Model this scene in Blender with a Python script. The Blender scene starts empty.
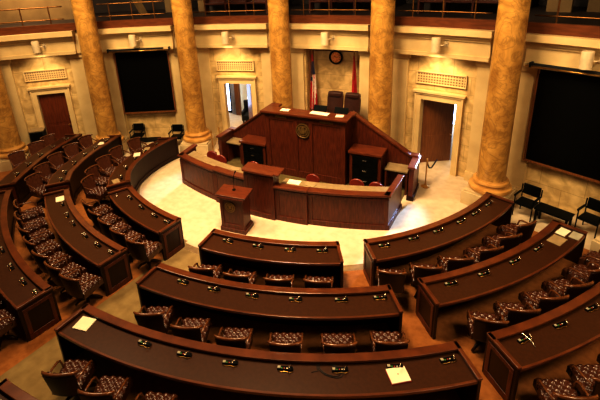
import bpy, bmesh, math, random
from mathutils import Matrix, Vector
random.seed(7)
S, C_ = math.sin, math.cos
R_ = math.radians
scene = bpy.context.scene
col = scene.collection

# ------------------------------------------------------------------ materials
def new_mat(name):
    m = bpy.data.materials.new(name); m.use_nodes = True
    nt = m.node_tree; b = nt.nodes['Principled BSDF']
    return m, nt, b

def mat(name, c, rough=.5, metal=0., coat=0., c2=None, scale=6., stretch=(1, 1, 1), bump=0., detail=4., lo=.35, hi=.65, spec=.5):
    m, nt, b = new_mat(name)
    b.inputs['Roughness'].default_value = rough
    b.inputs['Metallic'].default_value = metal
    b.inputs['Coat Weight'].default_value = coat
    b.inputs['Coat Roughness'].default_value = .15
    b.inputs['Specular IOR Level'].default_value = spec
    if c2 is None:
        c2 = tuple(x * .8 for x in c)
    tc = nt.nodes.new('ShaderNodeTexCoord'); mp = nt.nodes.new('ShaderNodeMapping')
    mp.inputs['Scale'].default_value = stretch
    nz = nt.nodes.new('ShaderNodeTexNoise'); nz.inputs['Scale'].default_value = scale; nz.inputs['Detail'].default_value = detail
    rp = nt.nodes.new('ShaderNodeValToRGB')
    rp.color_ramp.elements[0].position = lo; rp.color_ramp.elements[1].position = hi
    rp.color_ramp.elements[0].color = (*c2, 1); rp.color_ramp.elements[1].color = (*c, 1)
    nt.links.new(tc.outputs['Object'], mp.inputs['Vector']); nt.links.new(mp.outputs['Vector'], nz.inputs['Vector'])
    nt.links.new(nz.outputs['Fac'], rp.inputs['Fac']); nt.links.new(rp.outputs['Color'], b.inputs['Base Color'])
    if bump:
        bp = nt.nodes.new('ShaderNodeBump'); bp.inputs['Strength'].default_value = bump; bp.inputs['Distance'].default_value = .02
        nt.links.new(nz.outputs['Fac'], bp.inputs['Height']); nt.links.new(bp.outputs['Normal'], b.inputs['Normal'])
    return m

def emis(name, c, s):
    m, nt, b = new_mat(name)
    b.inputs['Base Color'].default_value = (*c, 1)
    b.inputs['Emission Color'].default_value = (*c, 1); b.inputs['Emission Strength'].default_value = s
    return m

def marble_mat(name, base, vein, pale, scale=1.3):
    m, nt, b = new_mat(name)
    b.inputs['Roughness'].default_value = .3
    L = nt.links.new
    tc = nt.nodes.new('ShaderNodeTexCoord')
    n1 = nt.nodes.new('ShaderNodeTexNoise'); n1.inputs['Scale'].default_value = scale; n1.inputs['Detail'].default_value = 9; n1.inputs['Roughness'].default_value = .65; n1.inputs['Distortion'].default_value = 1.6
    L(tc.outputs['Object'], n1.inputs['Vector'])
    r1 = nt.nodes.new('ShaderNodeValToRGB')
    e = r1.color_ramp.elements
    e[0].position = .3; e[0].color = (*base, 1); e[1].position = .68; e[1].color = (*pale, 1)
    L(n1.outputs['Fac'], r1.inputs['Fac'])
    n2 = nt.nodes.new('ShaderNodeTexNoise'); n2.inputs['Scale'].default_value = scale * 1.5; n2.inputs['Detail'].default_value = 5; n2.inputs['Distortion'].default_value = 2.2
    L(tc.outputs['Object'], n2.inputs['Vector'])
    r2 = nt.nodes.new('ShaderNodeValToRGB'); e = r2.color_ramp.elements
    e[0].position = .45; e[0].color = (0, 0, 0, 1); e[1].position = .55; e[1].color = (0, 0, 0, 1)
    k = e.new(.5); k.color = (1, 1, 1, 1)
    L(n2.outputs['Fac'], r2.inputs['Fac'])
    mx = nt.nodes.new('ShaderNodeMix'); mx.data_type = 'RGBA'
    mm = nt.nodes.new('ShaderNodeMath'); mm.operation = 'MULTIPLY'; mm.inputs[1].default_value = .4
    L(r2.outputs['Color'], mm.inputs[0]); L(mm.outputs[0], mx.inputs['Factor'])
    L(r1.outputs['Color'], mx.inputs['A']); mx.inputs['B'].default_value = (*vein, 1)
    L(mx.outputs['Result'], b.inputs['Base Color'])
    return m

def block_mat(name, c1, c2, mortar, bw=1.1, bh=.55):
    m, nt, b = new_mat(name); L = nt.links.new
    b.inputs['Roughness'].default_value = .55
    tc = nt.nodes.new('ShaderNodeTexCoord')
    br = nt.nodes.new('ShaderNodeTexBrick')
    br.inputs['Scale'].default_value = 1; br.inputs['Brick Width'].default_value = bw; br.inputs['Row Height'].default_value = bh
    br.inputs['Mortar Size'].default_value = .008; br.inputs['Mortar Smooth'].default_value = .3
    br.inputs['Color1'].default_value = (*c1, 1); br.inputs['Color2'].default_value = (*c2, 1); br.inputs['Mortar'].default_value = (*mortar, 1)
    L(tc.outputs['UV'], br.inputs['Vector'])
    nz = nt.nodes.new('ShaderNodeTexNoise'); nz.inputs['Scale'].default_value = 3.; nz.inputs['Detail'].default_value = 6; nz.inputs['Distortion'].default_value = .8
    L(tc.outputs['UV'], nz.inputs['Vector'])
    rp = nt.nodes.new('ShaderNodeValToRGB'); rp.color_ramp.elements[0].color = (.72, .66, .56, 1); rp.color_ramp.elements[1].color = (1.1, 1.08, 1.05, 1)
    rp.color_ramp.elements[0].position = .35; rp.color_ramp.elements[1].position = .65
    L(nz.outputs['Fac'], rp.inputs['Fac'])
    mx = nt.nodes.new('ShaderNodeMix'); mx.data_type = 'RGBA'; mx.blend_type = 'MULTIPLY'; mx.inputs['Factor'].default_value = 1
    L(br.outputs['Color'], mx.inputs['A']); L(rp.outputs['Color'], mx.inputs['B']); L(mx.outputs['Result'], b.inputs['Base Color'])
    return m

def grille_mat(name, c, dark):
    m, nt, b = new_mat(name); L = nt.links.new
    tc = nt.nodes.new('ShaderNodeTexCoord'); br = nt.nodes.new('ShaderNodeTexBrick')
    br.offset = 0; br.inputs['Scale'].default_value = 1; br.inputs['Brick Width'].default_value = .085; br.inputs['Row Height'].default_value = .085
    br.inputs['Mortar Size'].default_value = .021; br.inputs['Mortar Smooth'].default_value = .1
    br.inputs['Color1'].default_value = (*dark, 1); br.inputs['Color2'].default_value = (*dark, 1); br.inputs['Mortar'].default_value = (*c, 1)
    L(tc.outputs['UV'], br.inputs['Vector']); L(br.outputs['Color'], b.inputs['Base Color'])
    b.inputs['Roughness'].default_value = .6
    return m

M = {}
M['wall'] = block_mat('cream_stone_blocks', (.68, .53, .27), (.62, .47, .23), (.42, .30, .13))
M['trim'] = mat('cream_painted_stone', (.70, .55, .29), .5, c2=(.62, .47, .24), scale=2.)
M['column'] = marble_mat('gold_marble', (.27, .12, .02), (.13, .05, .01), (.66, .40, .11), 1.1)
M['colbase'] = mat('gold_stone', (.62, .36, .11), .35, c2=(.46, .24, .06), scale=4.)
M['pedestal'] = mat('pale_pedestal_stone', (.62, .50, .30), .5, c2=(.52, .40, .22), scale=3.)
M['well'] = mat('pale_carpet', (.64, .53, .38), .9, c2=(.56, .455, .31), scale=5., spec=.15, detail=8)
M['carpet'] = mat('rust_carpet', (.36, .15, .045), .95, c2=(.28, .11, .03), scale=9., spec=.1)
M['aisle'] = mat('tan_aisle_carpet', (.30, .22, .10), .95, c2=(.23, .16, .07), scale=4., spec=.1, detail=8)
M['border'] = mat('grey_tan_border', (.30, .21, .11), .95, c2=(.22, .15, .08), scale=6., spec=.1)
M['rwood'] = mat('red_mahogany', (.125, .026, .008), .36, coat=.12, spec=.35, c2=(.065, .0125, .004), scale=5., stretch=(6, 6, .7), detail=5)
M['rcap'] = mat('red_mahogany_cap', (.15, .036, .010), .34, coat=.1, c2=(.095, .021, .0065), scale=4., stretch=(1, 5, 5))
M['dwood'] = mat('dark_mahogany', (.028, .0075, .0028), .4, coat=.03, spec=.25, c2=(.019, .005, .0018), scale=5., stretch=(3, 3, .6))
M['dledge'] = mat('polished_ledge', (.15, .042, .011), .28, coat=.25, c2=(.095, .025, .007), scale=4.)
M['dtop'] = mat('brown_leather_top', (.060, .020, .0055), .36, c2=(.047, .0155, .0042), spec=.32, scale=18., bump=.05)
M['door'] = mat('door_wood', (.17, .04, .012), .35, coat=.3, c2=(.10, .02, .006), scale=4., stretch=(6, 6, .5))
M['door_b'] = mat('door_wood_brown', (.24, .088, .025), .45, coat=.05, c2=(.16, .055, .015), scale=4., stretch=(6, 6, .5))
M['leather'] = mat('tufted_leather', (.085, .025, .010), .27, c2=(.06, .017, .006), scale=12., coat=.2)
M['chairback'] = mat('chair_back_leather', (.03, .008, .004), .4, c2=(.02, .005, .003))
M['leather_bright'] = mat('tufted_leather_brightened', (.15, .05, .02), .32, c2=(.11, .034, .013), scale=12., coat=.15)  # tufted leather lightened in colour, since little light reaches the inner back
M['leather_dark'] = mat('dark_brown_leather', (.05, .016, .009), .38, c2=(.035, .011, .006))
M['cwood'] = mat('chair_rail_wood', (.19, .065, .018), .25, coat=.5, c2=(.10, .032, .009), scale=8.)
M['brass'] = mat('brass', (.55, .33, .10), .3, metal=1., c2=(.42, .24, .06))
M['bronze'] = mat('dull_bronze_rail', (.30, .14, .04), .4, metal=.8)
M['chrome'] = mat('bright_metal', (.75, .7, .6), .25, metal=1.)
M['black'] = mat('black_enamel', (.004, .0045, .004), .4, c2=(.002, .002, .002), spec=.1)
M['blackm'] = mat('black_matte', (.008, .008, .007), .75, c2=(.005, .005, .005))
M['screen'] = mat('black_board_face', (.002, .002, .002), .5, c2=(.0015, .0015, .0015), spec=.08)
M['paper'] = mat('paper', (.80, .76, .60), .8, c2=(.76, .71, .55))
M['tanpaper'] = mat('tan_paper', (.36, .26, .13), .8)
M['red'] = mat('red_cloth', (.45, .008, .012), .7, c2=(.30, .004, .008))
M['white'] = mat('white_cloth', (.8, .7, .6), .7)
M['blue'] = mat('navy_cloth', (.008, .012, .055), .7)
M['redchair'] = mat('red_leather_chair', (.22, .028, .012), .35, c2=(.15, .018, .008), coat=.3)
M['beige'] = mat('beige_worktop', (.30, .22, .11), .7, c2=(.25, .18, .09), spec=.2)
M['olive'] = mat('dark_olive', (.14, .105, .04), .95, c2=(.11, .08, .03), scale=7., spec=.1)
M['bronzeseal'] = mat('bronze_seal', (.17, .095, .025), .45, metal=.5, c2=(.07, .035, .01), scale=14.)
M['sealline'] = mat('seal_relief', (.28, .17, .05), .4, metal=.6)
M['clockface'] = mat('clock_face_copper', (.95, .42, .13), .5, c2=(.65, .2, .06), scale=16.)
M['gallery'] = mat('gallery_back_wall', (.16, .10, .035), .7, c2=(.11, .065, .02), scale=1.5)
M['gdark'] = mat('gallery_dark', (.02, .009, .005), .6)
M['pew'] = mat('pew_wood', (.075, .016, .006), .35, coat=.3, c2=(.04, .008, .003), scale=3.)
M['fascia'] = mat('fascia_wood', (.16, .048, .014), .45, spec=.3, c2=(.11, .032, .009), scale=3., stretch=(1, 1, 5))
M['sconce'] = mat('cream_enamel', (.72, .60, .40), .4)
M['grille'] = grille_mat('vent_grille', (.56, .41, .20), (.13, .07, .022))
M['cable'] = mat('black_cable', (.008, .006, .005), .5)
M['daylight'] = emis('daylit_pane', (.55, .68, 1.), 5.)
M['curtain'] = mat('grey_blue_curtain', (.42, .45, .55), .8)
M['lampwhite'] = emis('lit_wall_lamp', (1., .9, .75), 3.)
M['btn_g'] = mat('green_button', (.08, .35, .05), .4)
M['btn_r'] = mat('red_button', (.5, .05, .02), .4)
M['btn_w'] = mat('white_button', (.8, .75, .6), .4)
M['grey'] = mat('pale_plastic', (.45, .42, .32), .5)

# ------------------------------------------------------------------ mesh helper
class MB:
    def __init__(s):
        s.bm = bmesh.new(); s.uv = s.bm.loops.layers.uv.new('UVMap')
    def quad(s, pts, uvs=None):
        vs = [s.bm.verts.new(p) for p in pts]
        try: f = s.bm.faces.new(vs)
        except ValueError: return None
        if uvs:
            for l, u in zip(f.loops, uvs): l[s.uv].uv = u
        return f
    def box(s, c, d, mtx=None):
        x, y, z = d[0] / 2, d[1] / 2, d[2] / 2
        v = []
        for i in (-1, 1):
            for j in (-1, 1):
                for k in (-1, 1):
                    p = Vector((i * x, j * y, k * z))
                    if mtx: p = mtx @ p
                    v.append(s.bm.verts.new(p + Vector(c)))
        for f in ((0, 1, 3, 2), (4, 6, 7, 5), (0, 4, 5, 1), (2, 3, 7, 6), (0, 2, 6, 4), (1, 5, 7, 3)):
            s.bm.faces.new([v[i] for i in f])
        return s
    def b(s, x0, x1, y0, y1, z0, z1):
        return s.box(((x0 + x1) / 2, (y0 + y1) / 2, (z0 + z1) / 2), (abs(x1 - x0), abs(y1 - y0), abs(z1 - z0)))
    def loft(s, rings, closed=True, caps=True, uvs=False):
        R = [[s.bm.verts.new(p) for p in r] for r in rings]
        n = len(R[0])
        for a, b in zip(R, R[1:]):
            for i in range(n if closed else n - 1):
                j = (i + 1) % n
                try: s.bm.faces.new((a[i], a[j], b[j], b[i]))
                except ValueError: pass
        if caps and closed:
            for r in (R[0][::-1], R[-1]):
                try: s.bm.faces.new(r)
                except ValueError: pass
        return s
    def lathe(s, prof, c=(0, 0, 0), n=24, mtx=None):
        rings = []
        hollow = prof[0][0] > 1e-6 and prof[-1][0] > 1e-6
        if hollow: prof = list(prof) + [prof[0]]
        for r, z in prof:
            ring = []
            for i in range(n):
                a = 2 * math.pi * i / n
                p = Vector((r * C_(a), r * S(a), z))
                if mtx: p = mtx @ p
                ring.append(p + Vector(c))
            rings.append(ring)
        return s.loft(rings, caps=not hollow)
    def tube(s, pts, r, n=8):
        pts = [Vector(p) for p in pts]
        rings = []
        for i, p in enumerate(pts):
            t = (pts[min(i + 1, len(pts) - 1)] - pts[max(i - 1, 0)]).normalized()
            u = t.cross(Vector((0, 0, 1)))
            if u.length < .05: u = t.cross(Vector((0, 1, 0)))
            u.normalize(); w = t.cross(u)
            rr = r[i] if isinstance(r, (list, tuple)) else r
            rings.append([p + u * rr * C_(2 * math.pi * k / n) + w * rr * S(2 * math.pi * k / n) for k in range(n)])
        return s.loft(rings)
    def prism(s, poly, z0, z1):
        return s.loft([[(x, y, z0) for x, y in poly], [(x, y, z1) for x, y in poly]])
    def arc(s, f0, f1, z0, z1, t0, t1, fn, n=None):
        """curved bar: radii f0(t)..f1(t), between t0 and t1 (degrees), fn(r,t)->(x,y)"""
        if not callable(f0): a = f0; f0 = lambda t: a
        if not callable(f1): b = f1; f1 = lambda t: b
        n = n or max(2, int(abs(t1 - t0) / 1.2) + 1)
        rings = []
        for i in range(n + 1):
            t = t0 + (t1 - t0) * i / n
            p, q = fn(f0(t), t), fn(f1(t), t)
            rings.append([(*p, z0), (*q, z0), (*q, z1), (*p, z1)])
        return s.loft(rings)
    def build(s, name, m, parent=None, loc=None, smooth=False, bevel=0, world=False, kind=None):
        bmesh.ops.recalc_face_normals(s.bm, faces=s.bm.faces[:])
        if world and parent is not None:
            root = parent
            off = Vector((0, 0, 0))
            while root is not None:
                off += Vector(root.location); root = root.parent
            for v in s.bm.verts: v.co -= off
        me = bpy.data.meshes.new(name)
        s.bm.to_mesh(me); s.bm.free()
        me.materials.append(m)
        if smooth:
            for p in me.polygons: p.use_smooth = True
            if smooth != True and hasattr(me, 'set_sharp_from_angle'): me.set_sharp_from_angle(angle=R_(smooth))
        o = bpy.data.objects.new(name, me); col.objects.link(o)
        if parent is not None: o.parent = parent
        if loc is not None: o.location = loc
        if bevel:
            bv = o.modifiers.new('bev', 'BEVEL'); bv.width = bevel; bv.segments = 2; bv.limit_method = 'ANGLE'; bv.angle_limit = R_(40)
        if kind: o['kind'] = kind
        return o

def tag(o, label, cat, group=None):
    o['label'] = label; o['category'] = cat
    if group: o['group'] = group
    return o
def thing(name, label, cat, loc=(0, 0, 0), rz=0, group=None):
    o = bpy.data.objects.new(name, None); col.objects.link(o); o.empty_display_size = .2
    o.location = loc; o.rotation_euler = (0, 0, rz)
    return tag(o, label, cat, group)
def struct(o):
    o['kind'] = 'structure'; return o
kids = {}
def copy_tree(o, parent=None):
    c = o.copy(); col.objects.link(c); c.parent = parent
    for ch in list(o.children): copy_tree(ch, c)
    return c

def wp(r, t):                      # room circle, t degrees from +y
    return (r * S(R_(t)), r * C_(R_(t)))
DX, DY = -.915, 15.78              # centre of the desk arcs
def dp(r, t):                      # desk arcs, t degrees from -y
    return (DX + r * S(R_(t)), DY - r * C_(R_(t)))
def interp(tab):
    def f(t):
        if t <= tab[0][0]: return tab[0][1]
        for (a, x), (b, y) in zip(tab, tab[1:]):
            if t <= b: return x + (y - x) * (t - a) / (b - a)
        return tab[-1][1]
    return f

# ------------------------------------------------------------------ floor
LLF = [(-66, 4.85), (-62, 5.0), (-57.7, 5.4), (-50.7, 5.78), (-42.6, 6.15), (-36, 6.42), (-32.5, 6.47)]
border_in = interp([(-66, 4.75), (-63, 5.0), (-57.7, 5.55), (-50.7, 5.95), (-42.6, 6.2), (-36, 6.3), (-20, 6.3), (0, 6.35), (80, 6.4)])
m = MB(); nT = 120; tt = [-100 + 200 * i / nT for i in range(nT + 1)]
m.bm.faces.ensure_lookup_table()
def floor_piece(name, t0, t1, f0, f1, z, mt):
    mb = MB(); n = max(2, int((t1 - t0) / 1.5))
    for i in range(n):
        a, b = t0 + (t1 - t0) * i / n, t0 + (t1 - t0) * (i + 1) / n
        mb.quad([(*dp(f0(a), a), z), (*dp(f1(a), a), z), (*dp(f1(b), b), z), (*dp(f0(b), b), z)])
    return struct(mb.build(name, mt))
fl = MB(); fl.quad([(-24, -6, 0), (24, -6, 0), (24, 22, 0), (-24, 22, 0)])
struct(fl.build('floor', M['well']))
ol = MB(); ol.quad([(-3.8, 12.2, .004), (2.85, 12.2, .004), (2.95, 14.46, .004), (-3.55, 14.46, .004)])  # darker olive patch on the floor behind the counter
struct(ol.build('floor_clerk_patch', M['olive']))
out = lambda t: 15.5
floor_piece('floor_rust_carpet', -66, -7.6, lambda t: border_in(t) + .25, interp([(-66, 11.4), (-45, 12.5), (-7, 15.5)]), .004, M['carpet'])
floor_piece('floor_rust_carpet', 1.6, 72, lambda t: 6.62, lambda t: 15.5, .004, M['carpet'])
floor_piece('floor_aisle_carpet', -7.6, 1.6, lambda t: 6.62, lambda t: 15.5, .004, M['aisle'])
floor_piece('floor_border', -66, -7.6, border_in, lambda t: border_in(t) + .25, .006, M['border'])
floor_piece('floor_border', -7.6, 72, lambda t: 6.42, lambda t: 6.62, .006, M['border'])

# ------------------------------------------------------------------ wall with openings
RW = 16.4
openings = [(-42.07, -38.48, 0, 2.37), (-16.15, -12.25, 0, 2.42), (10.2, 14.15, 0, 2.41), (-4.4, 2.55, 1.3, 3.85)]
ths = set(range(-75, 76, 1)); zs = {0, 3.95}
for a, b, z0, z1 in openings: ths |= {a, b}; zs |= {z0, z1}
ths = sorted(ths); zs = sorted(zs)
wb = MB()
for a, b in zip(ths, ths[1:]):
    for z0, z1 in zip(zs, zs[1:]):
        if any(o[0] <= a and b <= o[1] and o[2] <= z0 and z1 <= o[3] for o in openings): continue
        u0, u1 = RW * R_(a), RW * R_(b)
        wb.quad([(*wp(RW, a), z0), (*wp(RW, b), z0), (*wp(RW, b), z1), (*wp(RW, a), z1)], [(u0, z0), (u1, z0), (u1, z1), (u0, z1)])
struct(wb.build('wall_back', M['wall']))
# recess behind the rostrum
rb = MB()
n = 8
for i in range(n):
    a, b = -4.4 + 6.95 * i / n, -4.4 + 6.95 * (i + 1) / n
    rb.quad([(*wp(17.0, a), 1.2), (*wp(17.0, b), 1.2), (*wp(17.0, b), 3.95), (*wp(17.0, a), 3.95)], [(17 * R_(a), 1.2), (17 * R_(b), 1.2), (17 * R_(b), 3.95), (17 * R_(a), 3.95)])
for t in (-4.4, 2.55):
    rb.quad([(*wp(RW, t), 1.2), (*wp(17.0, t), 1.2), (*wp(17.0, t), 3.95), (*wp(RW, t), 3.95)], [(0, 1.2), (.6, 1.2), (.6, 3.95), (0, 3.95)])
struct(rb.build('wall_recess', M['wall']))
struct(MB().arc(16.42, 17.0, 3.85, 3.95, -4.4, 2.55, wp).build('ceiling_recess', M['trim']))
struct(MB().arc(16.42, 16.99, 1.2, 1.31, -4.4, 2.55, wp).build('floor_recess', M['carpet']))
struct(MB().arc(16.9, 16.98, 3.66, 3.84, -4.3, 2.45, wp).build('trim_recess_lintel', M['door_b']))
struct(MB().arc(16.75, 16.98, 1.31, 3.66, -4.38, -4.05, wp).build('trim_recess_post', M['door_b']))
struct(MB().arc(16.75, 16.98, 1.31, 3.66, 2.2, 2.5, wp).build('trim_recess_post', M['door_b']))

# pilasters + entablature
PC = [-.95 + 13.2 * (k_ + .5) for k_ in range(-4, 4)]
idx = 1
for c in PC:
    pm = MB()
    for a, b, r in ((c - 2.9, c - 1.0, 16.28), (c - 1.0, c + 1.0, 16.34), (c + 1.0, c + 2.9, 16.28)):
        pm.arc(r, RW, 0, 3.82, a, b, wp, 2)
    pm.arc(16.22, RW, 3.72, 3.90, c - 3.05, c + 3.05, wp, 4)
    pm.arc(16.24, RW, 0, .3, c - 3.0, c + 3.0, wp, 4)
    struct(pm.build('trim_%d' % idx, M['trim'])); idx += 1
fr = MB(); fr.arc(16.15, 16.6, 3.90, 4.78, -75, 75, wp, 100)
struct(fr.build('trim_frieze', M['trim']))
for a, b in zip([-62] + PC, PC + [45.25]):
    a, b = a + 1.6, b - 1.6
    em = MB()
    em.arc(16.0, 16.2, 3.90, 4.02, a, b, wp)
    em.arc(16.05, 16.2, 4.02, 4.42, a, b, wp)
    em.arc(16.0, 16.2, 4.42, 4.5, a, b, wp)
    em.arc(15.93, 16.2, 4.5, 4.6, a, b, wp)
    em.arc(15.8, 16.2, 4.6, 4.78, a - .25, b + .25, wp)
    struct(em.build('trim_%d' % idx, M['trim'])); idx += 1
# gallery
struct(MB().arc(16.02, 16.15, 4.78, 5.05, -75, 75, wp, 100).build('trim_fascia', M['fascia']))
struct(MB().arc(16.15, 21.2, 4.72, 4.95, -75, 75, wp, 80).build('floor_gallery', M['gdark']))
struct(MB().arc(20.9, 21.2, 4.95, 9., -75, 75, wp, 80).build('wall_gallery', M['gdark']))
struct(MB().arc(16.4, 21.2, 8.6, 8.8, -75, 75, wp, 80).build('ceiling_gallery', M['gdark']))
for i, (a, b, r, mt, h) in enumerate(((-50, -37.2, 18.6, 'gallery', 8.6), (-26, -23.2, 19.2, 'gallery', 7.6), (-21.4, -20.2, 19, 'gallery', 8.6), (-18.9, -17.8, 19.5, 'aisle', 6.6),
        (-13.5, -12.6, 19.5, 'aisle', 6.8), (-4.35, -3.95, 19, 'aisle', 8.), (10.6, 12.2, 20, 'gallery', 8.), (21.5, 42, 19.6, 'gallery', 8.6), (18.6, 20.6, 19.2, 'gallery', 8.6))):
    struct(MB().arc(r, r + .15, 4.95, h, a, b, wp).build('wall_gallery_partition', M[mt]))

for i, (t0, t1, ww) in enumerate(((-50, -36.4, 'beside the brown closed door'), (-32, -23.1, 'above the black board near the brown closed door'), (-19.3, -9.3, 'above the open curtained doorway'),
          (-6, 3.8, 'above the flag recess'), (7.2, 16.8, 'above the ajar door'), (20.5, 42, 'above the large black board near the ajar door'))):
    g = thing('gallery_railing', 'slim bronze gallery railing %s' % ww, 'railing', (*wp(16.25, (t0 + t1) / 2), 5.04), 0, 'gallery railings')
    nn = 12
    for z in (5.2, 5.65):
        MB().tube([(*wp(16.25, t0 + (t1 - t0) * j / nn), z) for j in range(nn + 1)], .022).build('rail', M['bronze'], g, world=True, smooth=True)
    npost = max(2, round((t1 - t0) / 3.4))
    for j in range(npost):
        t = t0 + (t1 - t0) * (j + .5) / npost
        MB().tube([(*wp(16.25, t), 5.04), (*wp(16.25, t), 5.65)], .022).lathe([(0, 0), (.035, .01), (.035, .03), (0, .045)], (*wp(16.25, t), 5.65), 8).build('post', M['bronze'], g, world=True)
pw = {-15: 'above the open curtained doorway', -1: 'above the flag recess', 12: 'above the ajar door'}
for t, ww in pw.items():
    for row, (r, z) in enumerate(((17.6, 4.95), (18.8, 5.25))):
        g = thing('gallery_pew', 'dark wooden gallery pew %s, %s row' % (ww, ('front', 'rear')[row]), 'pew', (*wp(r, t), z), 0, 'gallery pews')
        MB().arc(r, r + .45, z + .38, z + .44, t - 4.2, t + 4.2, wp).build('seat', M['pew'], g, world=True)
        bk = MB().arc(r + .45, r + .5, z + .3, z + .95, t - 4.2, t + 4.2, wp)
        bk.build('backrest', M['pew'], g, world=True)
        MB().arc(r + .42, r + .53, z + .95, z + 1.0, t - 4.2, t + 4.2, wp).build('top_rail', M['dledge'], g, world=True)
        for s in (-4.15, -1.4, 1.4, 4.15):
            MB().arc(r, r + .5, z, z + .6, t + s - .1, t + s + .1, wp, 2).build('end_panel', M['pew'], g, world=True)
    if row: struct(MB().arc(18.4, 20.9, 4.95, 5.25, t - 4.6, t + 4.6, wp).build('floor_gallery_step', M['gdark']))
sb = thing('stair_stringer', 'sloping pale stair rail board in the dark gallery beside the railing', 'stair', (*wp(18.2, -28.6), 4.95))
p0, p1 = Vector((*wp(18.2, -28.0), 5.0)), Vector((*wp(18.2, -30.4), 6.9))
MB().tube([p0, p1], .16, 4).build('stringer', M['gallery'], sb, world=True)
MB().tube([p0 + Vector((0, 0, .5)), p1 + Vector((0, 0, .5))], .03).build('handrail', M['bronze'], sb, world=True)

# ------------------------------------------------------------------ columns
cols = [(-45.84, 'beside the brown closed door, at the frame edge'), (-32.75, 'between the brown closed door and the smaller black board'), (-19.65, 'between the smaller black board and the open curtained doorway'),
        (-6.55, 'beside the striped flag'), (6.55, 'beside the red flag'), (19.65, 'between the ajar door and the larger black board'), (32.0, 'beyond the larger black board')]
for t, ww in cols:
    x, y = wp(15.4, t)
    g = thing('marble_column', 'tall gold marble column %s' % ww, 'column', (x, y, 0), R_(-t), 'gold marble columns')
    MB().box((0, 0, .2), (1.12, 1.12, .4)).box((0, 0, .43), (1.04, 1.04, .06)).build('pedestal', M['pedestal'], g, bevel=.01)
    MB().lathe([(.0, .46), (.53, .46), (.56, .5), (.57, .54), (.55, .59), (.5, .61), (.46, .63), (.45, .67), (.47, .70), (.48, .73), (.46, .77), (.41, .79), (.40, .82), (0, .82)], n=40).build('base', M['colbase'], g, smooth=40)
    MB().lathe([(.0, .82), (.385, .82), (.37, .9), (.365, 3), (.35, 6), (.33, 9.5), (0, 9.5)], n=40).build('shaft', M['column'], g, smooth=60)

# ------------------------------------------------------------------ doors
def door_frame(n, t0, t1, zt):
    f = MB()
    w = .6
    f.arc(16.32, 16.62, 0, zt + .2, t0 - w, t0, wp, 2); f.arc(16.32, 16.62, 0, zt + .2, t1, t1 + w, wp, 2)
    f.arc(16.32, 16.62, zt, zt + .2, t0, t1, wp, 3)
    f.arc(16.29, 16.4, 0, zt + .2, t0 - w - .1, t0 - w + .08, wp, 1); f.arc(16.29, 16.4, 0, zt + .2, t1 + w - .08, t1 + w + .1, wp, 1)
    f.arc(16.25, 16.4, zt + .24, zt + .31, t0 - w - .3, t1 + w + .3, wp, 4)
    f.arc(16.29, 16.4, zt + .17, zt + .24, t0 - w - .12, t1 + w + .12, wp, 4)
    return struct(f.build('trim_door_%d' % n, M['trim']))
for n_, (a, b, z0, z1) in enumerate(openings[:3], 1): door_frame(n_, a, b, z1)
def leaf(name, hinge, ang, w, h, mt, d=1):
    g = struct(bpy.data.objects.new(name, None)); col.objects.link(g); g.location = (*hinge, 0); g.rotation_euler = (0, 0, ang)
    L = MB(); L.b(0, d * w, -.03, .03, .01, h); L.build('door_leaf', mt, g)
    pn = MB()
    for z0, z1 in ((.2, 1.0), (1.12, h - .18)):
        for y in (-.035, .035):
            x0, x1 = sorted((d * .14, d * (w - .14)))
            pn.b(x0, x1, y - .006, y + .006, z0, z1)
    pn.build('door_panel', mt, g, bevel=.008)
    MB().lathe([(0, 0), (.02, .0), (.02, .05), (.035, .07), (.03, .1), (0, .11)], (d * (w - .08), -.03, 1.0), 12, Matrix.Rotation(R_(90), 3, 'X')).build('door_handle', M['brass'], g, smooth=True)
    return g
p, q = wp(16.5, -42.0), wp(16.5, -38.55)
leaf('door_1', p, math.atan2(q[1] - p[1], q[0] - p[0]), math.hypot(q[0] - p[0], q[1] - p[1]), 2.36, M['door'])
p, q = wp(16.55, -12.35), wp(16.55, -16.1)
leaf('door_2', p, R_(133), 1.0, 2.38, M['door'])
p, q = wp(16.66, 10.15), wp(16.66, 14.1)
leaf('door_3', p, math.atan2(q[1] - p[1], q[0] - p[0]) + R_(43), 1.06, 2.38, M['door_b'])
# lobby rooms behind the two open doorways
lb = MB()
lb.b(-8.2, -2.4, 19.2, 19.3, 0, 3.2); lb.b(-8.3, -8.2, 15.6, 19.3, 0, 3.2); lb.b(-2.4, -2.3, 16.7, 19.3, 0, 3.2)
struct(lb.build('wall_lobby', M['trim']))
lb = MB(); lb.b(1.6, 8, 20.4, 20.5, 0, 3.2); lb.b(1.5, 1.6, 17.2, 20.5, 0, 3.2)
struct(lb.build('wall_side_lobby', M['trim']))
wf = struct(bpy.data.objects.new('window_1', None)); col.objects.link(wf); wf.location = (-6.5, 18.7, 0)
MB().b(-.6, .12, -.01, .01, .1, 2.7).build('pane', M['daylight'], wf)
f = MB(); f.b(.12, .28, -.06, .02, 0, 2.8); f.b(-.66, .28, -.06, .02, 2.7, 2.8); f.b(-.66, .28, -.06, .02, 0, .1); f.b(-.18, -.14, -.03, .02, .1, 2.7)
f.build('window_frame', M['black'], wf)
wf = struct(bpy.data.objects.new('window_2', None)); col.objects.link(wf); wf.location = (4.4, 20.3, 0)
MB().b(-1.4, 1.4, -.01, .01, .1, 2.7).build('pane', M['daylight'], wf)
f = MB()
for x in (-1.45, 0.6, 1.45): f.b(x - .05, x + .05, -.06, .02, 0, 2.8)
f.b(-1.45, 1.45, -.06, .02, 2.7, 2.8); f.build('window_frame', M['door'], wf)
struct(MB().b(-5.95, -5.72, 18.45, 18.6, 0, 3.0).build('trim_lobby_post', M['door_b']))
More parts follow.
